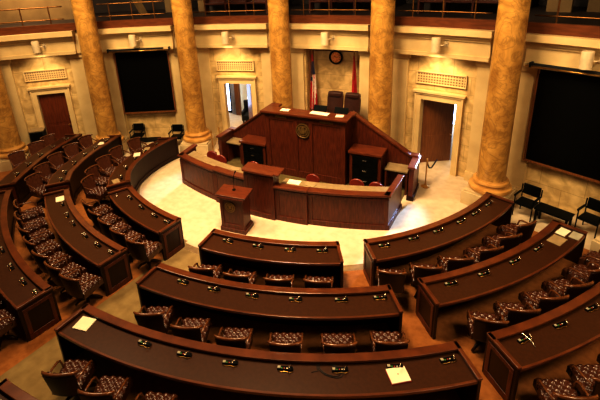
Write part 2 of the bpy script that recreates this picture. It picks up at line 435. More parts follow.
for i, (x, y, w) in enumerate(((-6.2, 18.5, .26),)):
    cm = MB()
    pts = [(x + w * j / 24, y + .035 * S(j * 1.3)) for j in range(25)]
    cm.loft([[(a, b, .02) for a, b in pts], [(a, b, 2.7) for a, b in pts]], closed=False)
    o = cm.build('curtain', M['curtain'], smooth=True); o.modifiers.new('s', 'SOLIDIFY').thickness = .01
    tag(o, ('pleated grey-blue curtain hanging deep inside the open doorway', '')[i], 'curtain')
ac = thing('lobby_armchair', 'dark armchair seen through the open curtained doorway', 'chair', (-4.75, 17.75, 0), R_(200))
MB().b(-.3, .3, -.3, .3, .2, .45).build('seat', M['blackm'], ac, bevel=.03)
MB().b(-.3, .3, -.36, -.24, .2, 1.0).build('backrest', M['blackm'], ac, bevel=.03)
for s in (-1, 1): MB().b(s * .26 - .05, s * .26 + .05, -.3, .3, .2, .62).build('armrest', M['blackm'], ac, bevel=.02)
for sx in (-1, 1):
    for sy in (-1, 1): MB().b(sx * .24 - .03, sx * .24 + .03, sy * .24 - .03, sy * .24 + .03, 0, .2).build('leg', M['dwood'], ac)
lm = thing('lobby_lamp', 'pale blue-white lamp on a dark post inside the open curtained doorway', 'lamp', (-4.95, 18.3, 0))
MB().lathe([(0, 0), (.16, 0), (.16, .03), (.02, .05), (.02, 1.1), (0, 1.1)], n=16).build('base', M['black'], lm, smooth=40)
MB().lathe([(.18, 1.0), (.11, 1.3), (.1, 1.3), (.17, 1.0)], n=20).build('lamp_shade', M['daylight'], lm, smooth=True)

# vents over the doors
for t0, t1, ww in ((-42.95, -37.85, 'over the brown closed door'), (-16.9, -11.75, 'over the open curtained doorway'), (9.6, 14.85, 'over the ajar door')):
    tm = (t0 + t1) / 2
    g = thing('wall_vent', 'cream lattice wall vent %s' % ww, 'vent', (*wp(16.38, tm), 2.92), 0, 'lattice vents')
    gm = MB(); nn = 6
    for j in range(nn):
        a, b = t0 + (t1 - t0) * j / nn, t0 + (t1 - t0) * (j + 1) / nn
        u0, u1 = RW * R_(a - t0), RW * R_(b - t0)
        gm.quad([(*wp(16.375, a), 2.95), (*wp(16.375, b), 2.95), (*wp(16.375, b), 3.3), (*wp(16.375, a), 3.3)], [(u0, 0), (u1, 0), (u1, .35), (u0, .35)])
    gm.build('grille', M['grille'], g, world=True)
    fm = MB()
    for z in (2.93, 3.3): fm.arc(16.34, 16.4, z, z + .03, t0 - .1, t1 + .1, wp, 4)
    for t in (t0 - .1, t1): fm.arc(16.34, 16.4, 2.93, 3.33, t, t + .1, wp, 1)
    fm.build('frame', M['trim'], g, world=True)

# black boards
for (t0, t1, z0, z1, ww) in ((-30.75, -23.55, 1.36, 3.79, 'on the wall near the brown closed door, the smaller-looking one'), (21.65, 29.1, 1.26, 3.84, 'on the wall past the ajar door, the larger-looking one')):
    p, q = Vector((*wp(16.24, t0), 0)), Vector((*wp(16.24, t1), 0)); mid = (p + q) / 2; w = (q - p).length
    g = thing('display_board', 'large flat black display board %s' % ww, 'display board', (mid.x, mid.y, z0), math.atan2(q.y - p.y, q.x - p.x), 'black display boards')
    h = z1 - z0
    MB().b(-w / 2, w / 2, -.02, .05, 0, h).build('panel', M['screen'], g)
    f = MB(); f.b(-w / 2 - .04, w / 2 + .04, -.05, .06, -.06, 0); f.b(-w / 2 - .04, -w / 2, -.05, .06, 0, h); f.b(w / 2, w / 2 + .04, -.05, .06, 0, h)
    f.build('frame', M['door_b'], g)
    zr = 3.9 if t0 < 0 else 3.96
    p, q = Vector((*wp(15.92, t0 - .95), zr)), Vector((*wp(15.92, t1 + 1.15), zr)); mid = (p + q) / 2; w = (q - p).length
    r = thing('roller_rod', 'thin brass-ended rod and black valance above the black board %s' % ('near the brown door', 'past the ajar door')[t0 > 0], 'rod', mid, math.atan2(q.y - p.y, q.x - p.x), 'rods above the boards')
    e = w / 2
    MB().tube([(-e, 0, 0), (e, 0, 0)], .02).build('rod', M['brass'], r, smooth=True)
    MB().b(-e + .1, e - .35, .01, .07, .025, .085).build('valance', M['blackm'], r)
    for s in (-1, 1): MB().b(s * (e - .12) - .025, s * (e - .12) + .025, -.02, .14, -.03, .1).build('bracket', M['blackm'], r)

# cylinder sconces on the frieze
sc_at = [(-40.1, 'over the brown closed door'), (-27.5, 'over the smaller black board'), (-14.6, 'over the open curtained doorway'), (-1.1, 'over the wall clock'), (12.1, 'over the ajar door'), (25.6, 'over the larger black board')]
for i, (t, ww) in enumerate(sc_at):
    x, y = wp(15.78, t)
    g = thing('cylinder_sconce', 'cream cylinder wall light on the frieze %s' % ww, 'wall light', (x, y, 4.1), R_(-t), 'cylinder wall lights')
    MB().lathe([(.0, .05), (.115, .05), (.12, 0), (.13, 0), (.13, .40), (.12, .42), (0, .42)], n=20).build('shade', M['sconce'], g, smooth=40)
    MB().tube([(.12, .0, .2), (.2, 0, .2), (.22, .1, .2), (.22, .27, .2)], .018).build('arm', M['sconce'], g, smooth=True)
    MB().box((.22, .26, .2), (.11, .03, .16)).build('wall_plate', M['sconce'], g)

# clock
x, y = wp(16.9, -1.05)
g = thing('wall_clock', 'round dark-rimmed wall clock with copper face in the flag recess', 'clock', (x, y, 3.44), R_(1.05))
rx = Matrix.Rotation(R_(90), 3, 'X')
MB().lathe([(.195, -.02), (.255, -.02), (.265, .02), (.25, .035), (.22, .04), (.195, .02)], n=40, mtx=rx).build('rim', M['black'], g, smooth=40)
MB().lathe([(0, -.02), (.2, -.02), (.2, .012), (0, .012)], n=36, mtx=rx).build('face', M['clockface'], g)
for ang, l, w in ((-50, .09, .016), (80, .14, .012)):
    MB().box((S(R_(ang)) * l / 2, -.022, C_(R_(ang)) * l / 2), (w, .006, l), Matrix.Rotation(R_(ang), 3, 'Y')).build('hand', M['black'], g)
mk = MB()
for h in range(12): mk.box((.16 * S(R_(30 * h)), -.019, .16 * C_(R_(30 * h))), (.012, .006, .035), Matrix.Rotation(R_(30 * h), 3, 'Y'))
mk.build('hour_marks', M['black'], g)

# flags
def flag(x, y, label, kind):
    g = thing('flag', label, 'flag', (x, y, 1.31))
    MB().lathe([(0, 0), (.13, 0), (.13, .03), (.05, .06), (.03, .1), (0, .1)], n=20).build('base', M['brass'], g, smooth=40)
    MB().tube([(0, 0, .08), (0, 0, 2.42)], .016).build('pole', M['brass'], g, smooth=True)
    MB().lathe([(0, 0), (.03, .02), (.014, .05), (.03, .1), (0, .17)], (0, 0, 2.42), 10).build('finial', M['brass'], g, smooth=True)
    nz, na = 26, 40
    rings = []
    ztop = 2.3
    for i in range(nz + 1):
        f = i / nz; z = ztop - f * (2.1)
        rad = .025 + (.125 if kind == 'us' else .095) * f ** .75
        ring = []
        for j in range(na):
            a = 2 * math.pi * j / na
            rr = rad * (1 + .28 * S(5 * a + 2 * f) * min(1, f * 3)) * (.85 + .15 * C_(a))
            ring.append((rr * C_(a) + .02 * f, rr * .8 * S(a) - .02, z))
        rings.append(ring)
    mb = MB(); mb.loft(rings)
    o = mb.build('cloth', M['red'], g, smooth=True)
    if kind == 'us':
        o.data.materials.append(M['white']); o.data.materials.append(M['blue'])
        for p_ in o.data.polygons:
            c_ = p_.center; f = (ztop - c_.z) / 2.1; a = math.atan2(c_.y, c_.x)
            if f < .34: p_.material_index = 2 if f > .12 else 0
            else: p_.material_index = (1 if int((a + 3.2) / (2 * math.pi) * 15 + f * 3.) % 5 in (1, 3) else 0)
            if .34 <= f < .46 and -2.2 < a < -1.2: p_.material_index = 2
    else:
        o.data.materials.append(M['white']); o.data.materials.append(M['blue'])
    MB().tube([(.02, -.1, 2.2), (.04, -.14, 1.7), (.03, -.15, 1.5)], [.008, .008, .02]).build('tassel', M['brass'], g)
flag(-1.04, 16.4, 'red, white and blue striped flag on a brass-tipped pole', 'us')
flag(.5, 16.5, 'plain red furled flag on a pole behind the tall chairs', 'red')

# ------------------------------------------------------------------ rostrum
AX = -.3
g = thing('rostrum', 'tall red mahogany speaker rostrum with round seal and sloping wings', 'rostrum', (AX, 14.2, 0))
x0, x1, yf, yb, zt = -1.68, 1.1, 13.83, 14.5, 2.2
bmod = MB(); bmod.b(x0, x1, yf, yf + .08, 0, zt); bmod.b(x0, x0 + .08, yf, yb, 0, zt); bmod.b(x1 - .08, x1, yf, yb, 0, zt)
bmod.build('front_panel', M['rwood'], g, world=True, bevel=.01)
st = MB()
for a, b in ((x0 - .01, x0 + .16), (-.62, -.5), (-.1, .02), (x1 - .16, x1 + .01)): st.b(a, b, yf - .03, yf + .02, 0, zt)
for a, b in ((0, .25), (1.98, 2.2)): st.b(x0, x1, yf - .025, yf + .02, a, b)
st.build('stile_frame', M['rwood'], g, world=True, bevel=.006)
for a in ((-1.28, -.88), (.28, .72)):
    MB().b(a[0], a[1], yf - .035, yf - .02, 2.06, 2.12).build('brass_plate', M['sealline'], g, world=True)
cp = MB(); cp.b(x0 - .1, x1 + .1, yf - .14, yf + .42, zt, zt + .07); cp.b(x0 - .1, x0 + .28, yf + .42, yb + .08, zt, zt + .07); cp.b(x1 - .1, x1 + .13, yf + .42, yb + .08, zt, zt + .07)
cp.b(x0 - .05, x1 + .05, yf - .08, yf + .1, zt - .06, zt)
cp.build('cap', M['rcap'], g, world=True, bevel=.012)
def seal(parent, cx, cy, cz, r):
    o = MB().lathe([(0, -.0), (r, 0), (r, .02), (r * .9, .03), (r * .86, .02), (0, .02)], (cx, cy, cz), 40, rx).build('seal', M['bronzeseal'], parent, world=True, smooth=40)
    q_ = MB()
    for rr in (.98, .7):
        q_.lathe([(r * rr - .012, .015), (r * rr, .034), (r * rr - .012 - .012, .034)], (cx, cy, cz), 36, rx)
    q_.box((cx, cy - .03, cz - .05 * r), (r * .5, .02, r * .62)); q_.box((cx, cy - .03, cz + .42 * r), (r * .3, .02, r * .2))
    for s in (-1, 1): q_.box((cx + s * r * .42, cy - .03, cz + .02), (r * .2, .02, r * .75), Matrix.Rotation(R_(s * 25), 3, 'Y'))
    q_.build('seal_relief', M['sealline'], parent, world=True)
seal(g, AX + 0, yf - .02, 1.71, .25)
# wings
def wing(sgn, xa, za, xb, zb, xe):
    th = .12; y0 = 14.46
    mb = MB()
    poly = [(xa, 0), (xa, za), (xb, zb), (xe, zb), (xe, 0)]
    mb.loft([[(x, y0, z) for x, z in poly], [(x, y0 + th, z) for x, z in poly]])
    mb.build('wing_panel', M['rwood'], g, world=True)
    rm = MB(); L = [(xa, za), (xb, zb), (xe, zb)]
    rm.loft([[(x, y0 - .05, z), (x, y0 + th + .05, z), (x, y0 + th + .05, z + .07), (x, y0 - .05, z + .07)] for x, z in L])
    rm.build('wing_rail', M['rcap'], g, world=True, bevel=.01)
    a, b = sorted((xe, xe - sgn * .14))
    MB().b(a, b, 13.72, y0 + th, 0, 1.03).build('end_post', M['rwood'], g, world=True, bevel=.01)
    MB().b(a - .04, b + .04, 13.68, y0 + th + .04, 1.03, 1.1).build('post_cap', M['rcap'], g, world=True, bevel=.01)
    MB().b(a - .03, b + .03, 13.7, y0 + th + .03, 0, .14).build('post_base', M['dwood'], g, world=True)
wing(1, 1.1, 2.22, 2.95, 1.08, 3.2)
wing(-1, -1.68, 2.22, -3.35, 1.05, -3.62)
pm = MB(); pm.b(x0 + .08, x1 - .08, yf + .5, 16.2, 1.1, 1.258); pm.b(x0 + .08, x1 - .08, yf + .5, yf + .6, 0, 1.1)
pm.build('platform', M['carpet'], g, world=True)
MB().b(x0 + .1, x1 - .1, yf + .42, yf + .95, 1.95, 2.0).build('desk_shelf', M['dtop'], g, world=True)
for (x, y, w, d, a, lab) in ((-1.0, 14.0, .3, .22, 4, 'loose white sheet at the sloping-wing end of the rostrum cap, near the striped flag'), (.18, 14.05, .62, .24, -3, 'long white strip of papers in the middle of the rostrum cap'), (.85, 14.02, .24, .2, 10, 'small white sheet on the rostrum cap near the red flag')):
    o = MB().box((0, 0, .006), (w, d, .012)).build('paper_sheet', M['paper'], None, (x, y, zt + .071)); o.rotation_euler = (0, 0, R_(a)); tag(o, lab, 'paper', 'papers on the rostrum')
for (x, lab) in ((-.0, 'black desk monitor on the rostrum shelf before the first tall chair'), (.72, 'black desk monitor on the rostrum shelf by the red flag')):
    t_ = thing('desk_monitor', lab, 'monitor', (x, 14.56, 2.001), 0, 'rostrum monitors')
    MB().box((0, 0, .012), (.24, .18, .024)).build('base', M['black'], t_); MB().box((0, 0.04, .1), (.05, .03, .16)).build('stand', M['black'], t_)
    MB().box((0, 0, .26), (.46, .035, .2), Matrix.Rotation(R_(-25), 3, 'X')).build('screen', M['black'], t_, bevel=.01)
# speaker chairs
def tall_chair(x, lab, rz):
    t_ = thing('high_back_chair', lab, 'chair', (x, 15.25, 1.26), rz, 'tall chairs behind the rostrum')
    L_ = M['leather_dark']
    MB().box((0, 0, .46), (.44, .48, .14)).build('seat', L_, t_, bevel=.04)
    bm = MB(); rings = []
    for z, w, y in ((.5, .48, -.2), (.8, .55, -.25), (1.1, .55, -.3), (1.3, .49, -.33)):
        rings.append([(sx * w / 2, y + sy * .06 + (.05 if abs(sx) > .6 else 0), z) for sx, sy in ((-1, -1), (-.5, -1.2), (.5, -1.2), (1, -1), (1, 1), (.5, .8), (-.5, .8), (-1, 1))])
    bm.loft(rings).build('backrest', L_, t_, smooth=60, bevel=.02)
    MB().box((0, -.25, 1.22), (.46, .1, .16)).build('headrest', L_, t_, bevel=.04)
    for s in (-1, 1): MB().tube([(s * .24, -.18, .5), (s * .25, -.15, .7), (s * .25, .15, .7), (s * .24, .2, .52)], .028).build('armrest', M['cwood'], t_, smooth=True)
    MB().lathe([(0, .1), (.04, .1), (.04, .4), (0, .4)], n=12).build('stem', M['black'], t_)
    for k_ in range(5):
        a = k_ * 72 + 20
        MB().tube([(0, 0, .12), (.25 * C_(R_(a)), .25 * S(R_(a)), .03)], [.035, .025]).build('leg', M['black'], t_)
tall_chair(.2, 'tall brown leather chair behind the rostrum, nearer the striped flag', R_(185))
tall_chair(.78, 'tall brown leather chair behind the rostrum, nearer the red flag', R_(178))

# cabinets and side benches in front of the wings
def cabinet(x, z, lab):
    t_ = thing('drawer_cabinet', lab, 'cabinet', (x, 14.05, 0), 0, 'black drawer cabinets')
    w = .98
    MB().b(-w / 2, w / 2, -.2, .36, 0, z - .08).build('body', M['rwood'], t_, bevel=.008)
    MB().b(-w / 2 - .04, w / 2 + .04, -.25, .38, z - .08, z).build('top', M['rcap'], t_, bevel=.012)
    h = (z - .2) / 3
    for k_ in range(3):
        d = MB().b(-w / 2 + .1, w / 2 - .1, -.23, -.19, .08 + k_ * h, .08 + (k_ + 1) * h - .015).build('drawer', M['black'], t_, bevel=.006)
        MB().box((0, -.245, .08 + (k_ + .62) * h), (.13, .025, .028)).build('handle', M['chrome'], d, bevel=.006)
cabinet(1.72, 1.26, 'black three-drawer cabinet with mahogany top beside the rostrum, on the ajar-door side')
cabinet(-2.26, 1.0, 'black three-drawer cabinet with mahogany top beside the rostrum, on the curtained-doorway side')
for xa, xb, lab in ((2.3, 2.98, 'low beige-topped side desk against the rostrum wing on the ajar-door side'), (-3.45, -2.84, 'low beige-topped side desk against the rostrum wing on the curtained-doorway side')):
    t_ = thing('side_desk', lab, 'desk', ((xa + xb) / 2, 14.2, 0), 0, 'beige side desks'); w = (xb - xa)
    MB().b(-w / 2, w / 2, -.25, .24, .74, .79).build('top', M['beige'], t_, bevel=.006)
    for s in (-1, 1): MB().b(s * (w / 2 - .03) - .03, s * (w / 2 - .03) + .03, -.22, .22, 0, .74).build('side_panel', M['rwood'], t_)
    MB().b(-w / 2 + .06, w / 2 - .06, .16, .2, .1, .74).build('back_panel', M['rwood'], t_)

# ------------------------------------------------------------------ clerk counter
CX = -.53
def fy(x): return 11.36 + (x - CX) ** 2 * .057
g = thing('clerk_counter', 'long curved mahogany clerk counter in front of the rostrum', 'counter', (CX, 11.8, 0))
def seg(xa, xb, off, z, dp_=.07):
    n = max(2, int((xb - xa) / .25)); xs = [xa + (xb - xa) * i / n for i in range(n + 1)]
    body = MB().loft([[(x, fy(x) - off, 0), (x, fy(x) - off + dp_, 0), (x, fy(x) - off + dp_, z), (x, fy(x) - off, z)] for x in xs])
    body.build('front_panel', M['rwood'], g, world=True)
    mb = MB()
    for za, zb, o in ((0, .16, .03), (z - .14, z - .06, .018)):
        mb.loft([[(x, fy(x) - off - o, za), (x, fy(x) - off + .02, za), (x, fy(x) - off + .02, zb), (x, fy(x) - off - o, zb)] for x in xs])
    for xq in (xa + .06, xb - .06):
        mb.b(xq - .06, xq + .06, fy(xq) - off - .02, fy(xq) - off + .02, .1, z - .1)
    mb.build('moulding', M['rwood'], g, world=True, bevel=.005)
    MB().loft([[(x, fy(x) - off - .07, z), (x, fy(x) - off + .17, z), (x, fy(x) - off + .17, z + .06), (x, fy(x) - off - .07, z + .06)] for x in [xa - .02] + xs[1:-1] + [xb + .02]]).build('cap', M['rcap'], g, world=True, bevel=.01)
seg(-3.93, -2.2, 0, 1.0); seg(-2.2, -1.0, .05, 1.08)
seg(-1.0, -.06, .1, 1.38); seg(-.06, .86, .05, 1.02); seg(.86, 2.9, 0, 1.0)
def fcap(xa, xb):
    n = 6; xs = [xa + (xb - xa) * i / n for i in range(n + 1)]
    return [[(x, fy(x) - .1, 1.38), (x, fy(x) + .28, 1.42), (x, fy(x) + .28, 1.47), (x, fy(x) - .1, 1.43)] for x in xs]
MB().b(-.98, -.08, 11.4, 11.62, 0, 1.38).build('raised_body', M['rwood'], g, world=True)
MB().loft(fcap(-1.06, .1)).build('raised_top', M['rcap'], g, world=True, bevel=.01)
for xa, xb in ((-3.8, -1.0), (-.05, 2.78)):
    n = 8; xs = [xa + (xb - xa) * i / n for i in range(n + 1)]
    MB().loft([[(x, fy(x) + .1, .93), (x, fy(x) + .62, .93), (x, fy(x) + .62, .97), (x, fy(x) + .1, .97)] for x in xs]).build('worktop', M['beige'], g, world=True)
for xe, yb_, s in ((-3.93, 12.85, -1), (2.9, 13.2, 1)):
    y0 = fy(xe) - .02; a, b = sorted((xe, xe - s * .08)); sh = .08 * s
    MB().loft([[(a + f * sh, y, z_) if False else (a + f * sh, y, 0), (b + f * sh, y, 0), (b + f * sh, y, 1.0), (a + f * sh, y, 1.0)] for f, y in ((0, y0), (1, yb_))]).build('return_panel', M['rwood'], g, world=True)
    MB().loft([[(a - .05 + f * sh, y, 1.0), (b + .05 + f * sh, y, 1.0), (b + .05 + f * sh, y, 1.06), (a - .05 + f * sh, y, 1.06)] for f, y in ((0, y0 - .05), (1, yb_ + .04))]).build('return_cap', M['rcap'], g, world=True, bevel=.01)
    MB().loft([[(a - .03 + f * sh, y, 0), (b + .03 + f * sh, y, 0), (b + .03 + f * sh, y, .15), (a - .03 + f * sh, y, .15)] for f, y in ((0, y0), (1, yb_ + .02))]).build('return_base', M['rwood'], g, world=True)
for (x, y, w, d, a, lab) in ((-.02 + .3, 11.85, .36, .24, 5, 'white papers on the clerk counter beside its raised middle'), (.75, 11.9, .3, .2, -8, 'tan folder lying on the clerk counter toward the ajar door'), (-1.75, 11.95, .3, .2, 8, 'tan folder lying on the clerk counter toward the lectern')):
    o = MB().box((0, 0, .006), (w, d, .012)).build('paper_sheet', M['paper' if 'white' in lab else 'tanpaper'], None, (x, y, .971)); o.rotation_euler = (0, 0, R_(a)); tag(o, lab, 'paper', 'papers on the clerk counter')
# red clerk chairs
cl = [(-3.4, 12.78, 'at the far end by the column'), (-2.92, 12.62, 'second from the column end'), (-1.62, 12.6, 'behind the lectern side of the raised top'), (.47, 12.5, 'just beyond the raised top'), (1.76, 12.7, 'second from the ajar-door end'), (2.32, 12.72, 'at the end nearest the ajar door')]
proto = None
for x, y, ww in cl:
    lab = 'red leather round-backed chair behind the clerk counter %s' % ww
    if proto is None:
        proto = thing('clerk_chair', lab, 'chair', (x, y, 0), R_(180), 'clerk chairs')
        MB().lathe([(0, .42), (.21, .42), (.23, .46), (.21, .51), (0, .52)], n=20).build('seat', M['redchair'], proto, smooth=50)
        bm = MB(); bm.loft([[(.2 * w_ , -.2 - .03 * (1 - abs(w_)), z), (.2 * w_, -.26 - .03 * (1 - abs(w_)), z)] for z in () for w_ in ()]) if False else None
        mb = MB(); n = 16; front, back = [], []
        for j in range(n + 1):
            a = math.pi * j / n
            front.append((.22 * C_(a), .64 + .2 * S(a)))
        poly = [(.2, .5)] + front + [(-.2, .5)]
        mb.loft([[(x_, -.2, z_) for x_, z_ in poly], [(x_, -.27, z_) for x_, z_ in poly]])
        mb.build('backrest', M['redchair'], proto, bevel=.02, smooth=40)
        MB().lathe([(0, .06), (.03, .06), (.03, .42), (0, .42)], n=10).build('stem', M['black'], proto)
        for k_ in range(4):
            a = k_ * 90 + 45
            MB().tube([(0, 0, .1), (.24 * C_(R_(a)), .24 * S(R_(a)), .025)], [.03, .025]).build('leg', M['black'], proto)
    else:
        c = copy_tree(proto); c.location = (x, y, 0); c['label'] = lab

# lectern
g = thing('lectern', 'freestanding mahogany lectern with round bronze seal on the pale carpet', 'lectern', (-.87, 10.55, 0), R_(5))
MB().loft([[(-w, -d, z), (w, -d, z), (w, d, z), (-w, d, z)] for w, d, z in ((.33, .2, .12), (.33, .2, 1.02))]).build('body', M['rwood'], g)
MB().b(-.38, .38, -.25, .25, 0, .12).b(-.355, .355, -.225, .225, .12, .17).build('base', M['rwood'], g, bevel=.01)
fr_ = MB()
for a, b in ((-.345, -.26), (.26, .345)): fr_.b(a, b, -.222, -.19, .15, 1.0)
fr_.b(-.26, .26, -.222, -.19, .15, .24); fr_.b(-.26, .26, -.222, -.19, .94, 1.02)
fr_.build('panel_frame', M['rwood'], g, bevel=.005)
MB().b(-.40, .40, -.27, .27, 1.0, 1.06).build('neck', M['rwood'], g, bevel=.01)
MB().loft([[(-.43, -.25, 1.06), (.43, -.25, 1.06), (.43, .24, 1.06), (-.43, .24, 1.06)], [(-.44, -.26, 1.11), (.44, -.26, 1.11), (.44, .25, 1.155), (-.44, .25, 1.155)]]).build('top', M['rcap'], g, bevel=.01)
o = MB().lathe([(0, 0), (.15, 0), (.15, .02), (.13, .025), (0, .015)], (-.04, -.2, .76), 32, rx).build('seal', M['bronzeseal'], g, smooth=40)
q_ = MB(); q_.lathe([(.14, .015), (.15, .03), (.13, .03)], (-.04, -.2, .76), 32, rx); q_.lathe([(.09, .015), (.1, .03), (.08, .03)], (-.04, -.2, .76), 32, rx); q_.box((-.04, -.225, .77), (.07, .012, .1))
q_.build('seal_relief', M['sealline'], g)
mc = thing('microphone', 'thin black gooseneck microphone standing on the lectern top', 'microphone', (-.9, 10.6, 1.139))
MB().lathe([(0, 0), (.05, 0), (.05, .015), (0, .02)], n=14).build('base', M['black'], mc)
MB().tube([(0, 0, .01), (0, 0, .25), (0, .03, .38), (0, .1, .46)], .01).build('stem', M['black'], mc, smooth=True)
MB().tube([(0, .1, .46), (0, .15, .49)], .018).build('head', M['black'], mc, smooth=True)

# stanchions
def stanchion(x, y, lab):
    t_ = thing('brass_stanchion', lab, 'stanchion', (x, y, 0), 0, 'brass stanchions')
    MB().lathe([(0, 0), (.13, 0), (.13, .02), (.06, .04), (.03, .08), (0, .08)], n=20).build('base', M['brass'], t_, smooth=40)
    MB().lathe([(0, .05), (.02, .05), (.02, .86), (.035, .88), (.035, .9), (.02, .92), (.03, .95), (0, .97)], n=14).build('post', M['brass'], t_, smooth=40)
stanchion(-4.38, 14.36, 'slim brass stanchion by the gold column, nearer the clerk counter'); stanchion(-4.3, 14.75, 'slim brass stanchion by the gold column, nearer the curtained doorway')
stanchion(3.4, 14.75, 'slim brass stanchion between the rostrum post and the ajar door')
o = MB().tube([(3.4, 14.79, .84), (3.42, 14.85, .7), (3.45, 14.95, .56), (3.5, 15.1, .5), (3.6, 15.5, .62)], .022).build('barrier_rope', M['black'], smooth=True); tag(o, 'black barrier rope drooping from the stanchion by the ajar door', 'rope')

# ------------------------------------------------------------------ member desks
FW = {'C': 'the centre block', 'L': 'the block across the pale aisle', 'W': 'the block by the brown closed door', 'R': 'the block on the ajar-door side'}
FRONT = {1: 'front', 2: 'second', 3: 'third', 4: 'rearmost'}
desks = {
 ('C', 1): [(2.6, 6.53), (28.6, 6.64)], ('C', 2): [(-.6, 8.02), (34., 8.1)], ('C', 3): [(-3.2, 9.53), (37.6, 9.54)],
 ('C', 4): [(-2.0, 11.18), (24, 11.2)],
 ('L', 1): [(-29.7, 6.55), (-6.7, 6.53)], ('L', 2): [(-37, 8.17), (-25, 8.12), (-8, 8.03)], ('L', 3): [(-42, 9.75), (-9.4, 9.63)],
 ('R', 1): [(33.6, 6.65), (69, 6.45)], ('R', 2): [(38.3, 8.06), (67.5, 8.08)], ('R', 3): [(41.1, 9.53), (64, 9.53)],
 ('W', 1): [(-63.5, 4.98), (-59.7, 5.24), (-50.7, 5.80), (-43.6, 6.18), (-38, 6.4), (-32.8, 6.51)],
 ('W', 2): [(-67, 7.28), (-61.1, 7.44), (-55.4, 7.72), (-48.8, 7.98), (-44.9, 8.12), (-40.4, 8.16)],
 ('W', 3): [(-68.2, 8.94), (-65.7, 9.03), (-57.3, 9.32), (-49.4, 9.55), (-44.3, 9.74)],
}
DD, HL, HT = .67, .86, .785
def desk(key, tab):
    blk, row = key
    rf = interp(tab); t0, t1 = tab[0][0], tab[-1][0]; tm = (t0 + t1) / 2
    lab = 'curved dark mahogany member desk, %s row of %s' % (FRONT[row], FW[blk])
    g = thing('member_desk', lab, 'desk', (*dp(rf(tm) + .3, tm), 0), 0, 'curved member desks')
    O = lambda d: (lambda t: rf(t) + d)
    e = math.degrees(.05 / rf(tm))
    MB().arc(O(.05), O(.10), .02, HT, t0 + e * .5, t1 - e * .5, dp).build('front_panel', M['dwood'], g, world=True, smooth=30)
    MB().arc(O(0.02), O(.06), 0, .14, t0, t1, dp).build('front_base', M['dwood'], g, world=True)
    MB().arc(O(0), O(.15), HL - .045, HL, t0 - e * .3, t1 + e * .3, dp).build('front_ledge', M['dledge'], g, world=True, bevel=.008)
    MB().arc(O(.05), O(.08), HT - .02, HL - .045, t0 + e, t1 - e, dp).build('ledge_riser', M['dwood'], g, world=True)
    MB().arc(O(.06), O(DD - .04), HT - .035, HT, t0 + e, t1 - e, dp).build('worktop', M['dtop'], g, world=True)
    MB().arc(O(DD - .04), O(DD), HT - .05, HT + .004, t0 + e, t1 - e, dp).build('edge_strip', M['dledge'], g, world=True, bevel=.006)
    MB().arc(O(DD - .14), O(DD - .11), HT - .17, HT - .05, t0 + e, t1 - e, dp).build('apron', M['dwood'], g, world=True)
    for t, s in ((t0, 1), (t1, -1)):
        a, b = sorted((t, t + s * e))
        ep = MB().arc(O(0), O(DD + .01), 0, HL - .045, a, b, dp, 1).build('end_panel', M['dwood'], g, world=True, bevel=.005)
        rail = MB().arc(O(-.01), O(DD + .02), HL - .045, HL, a - .06, b + .06, dp, 1).build('end_rail', M['dledge'], g, world=True, bevel=.008)
        # raised picture-frame moulding on the outside face of the end panel
        o0, o1 = (t - s * e * .25, t) if s > 0 else (t, t - s * e * .25)
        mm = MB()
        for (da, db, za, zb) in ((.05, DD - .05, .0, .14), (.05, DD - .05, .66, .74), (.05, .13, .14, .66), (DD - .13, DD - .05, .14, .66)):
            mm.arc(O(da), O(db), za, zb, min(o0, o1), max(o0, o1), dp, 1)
        mm.build('panel_moulding', M['rwood'], ep, bevel=.006, world=True)  # lighter wood paints in the highlight along the top and bottom rails
    return g
for k_, tab in desks.items(): desk(k_, tab)

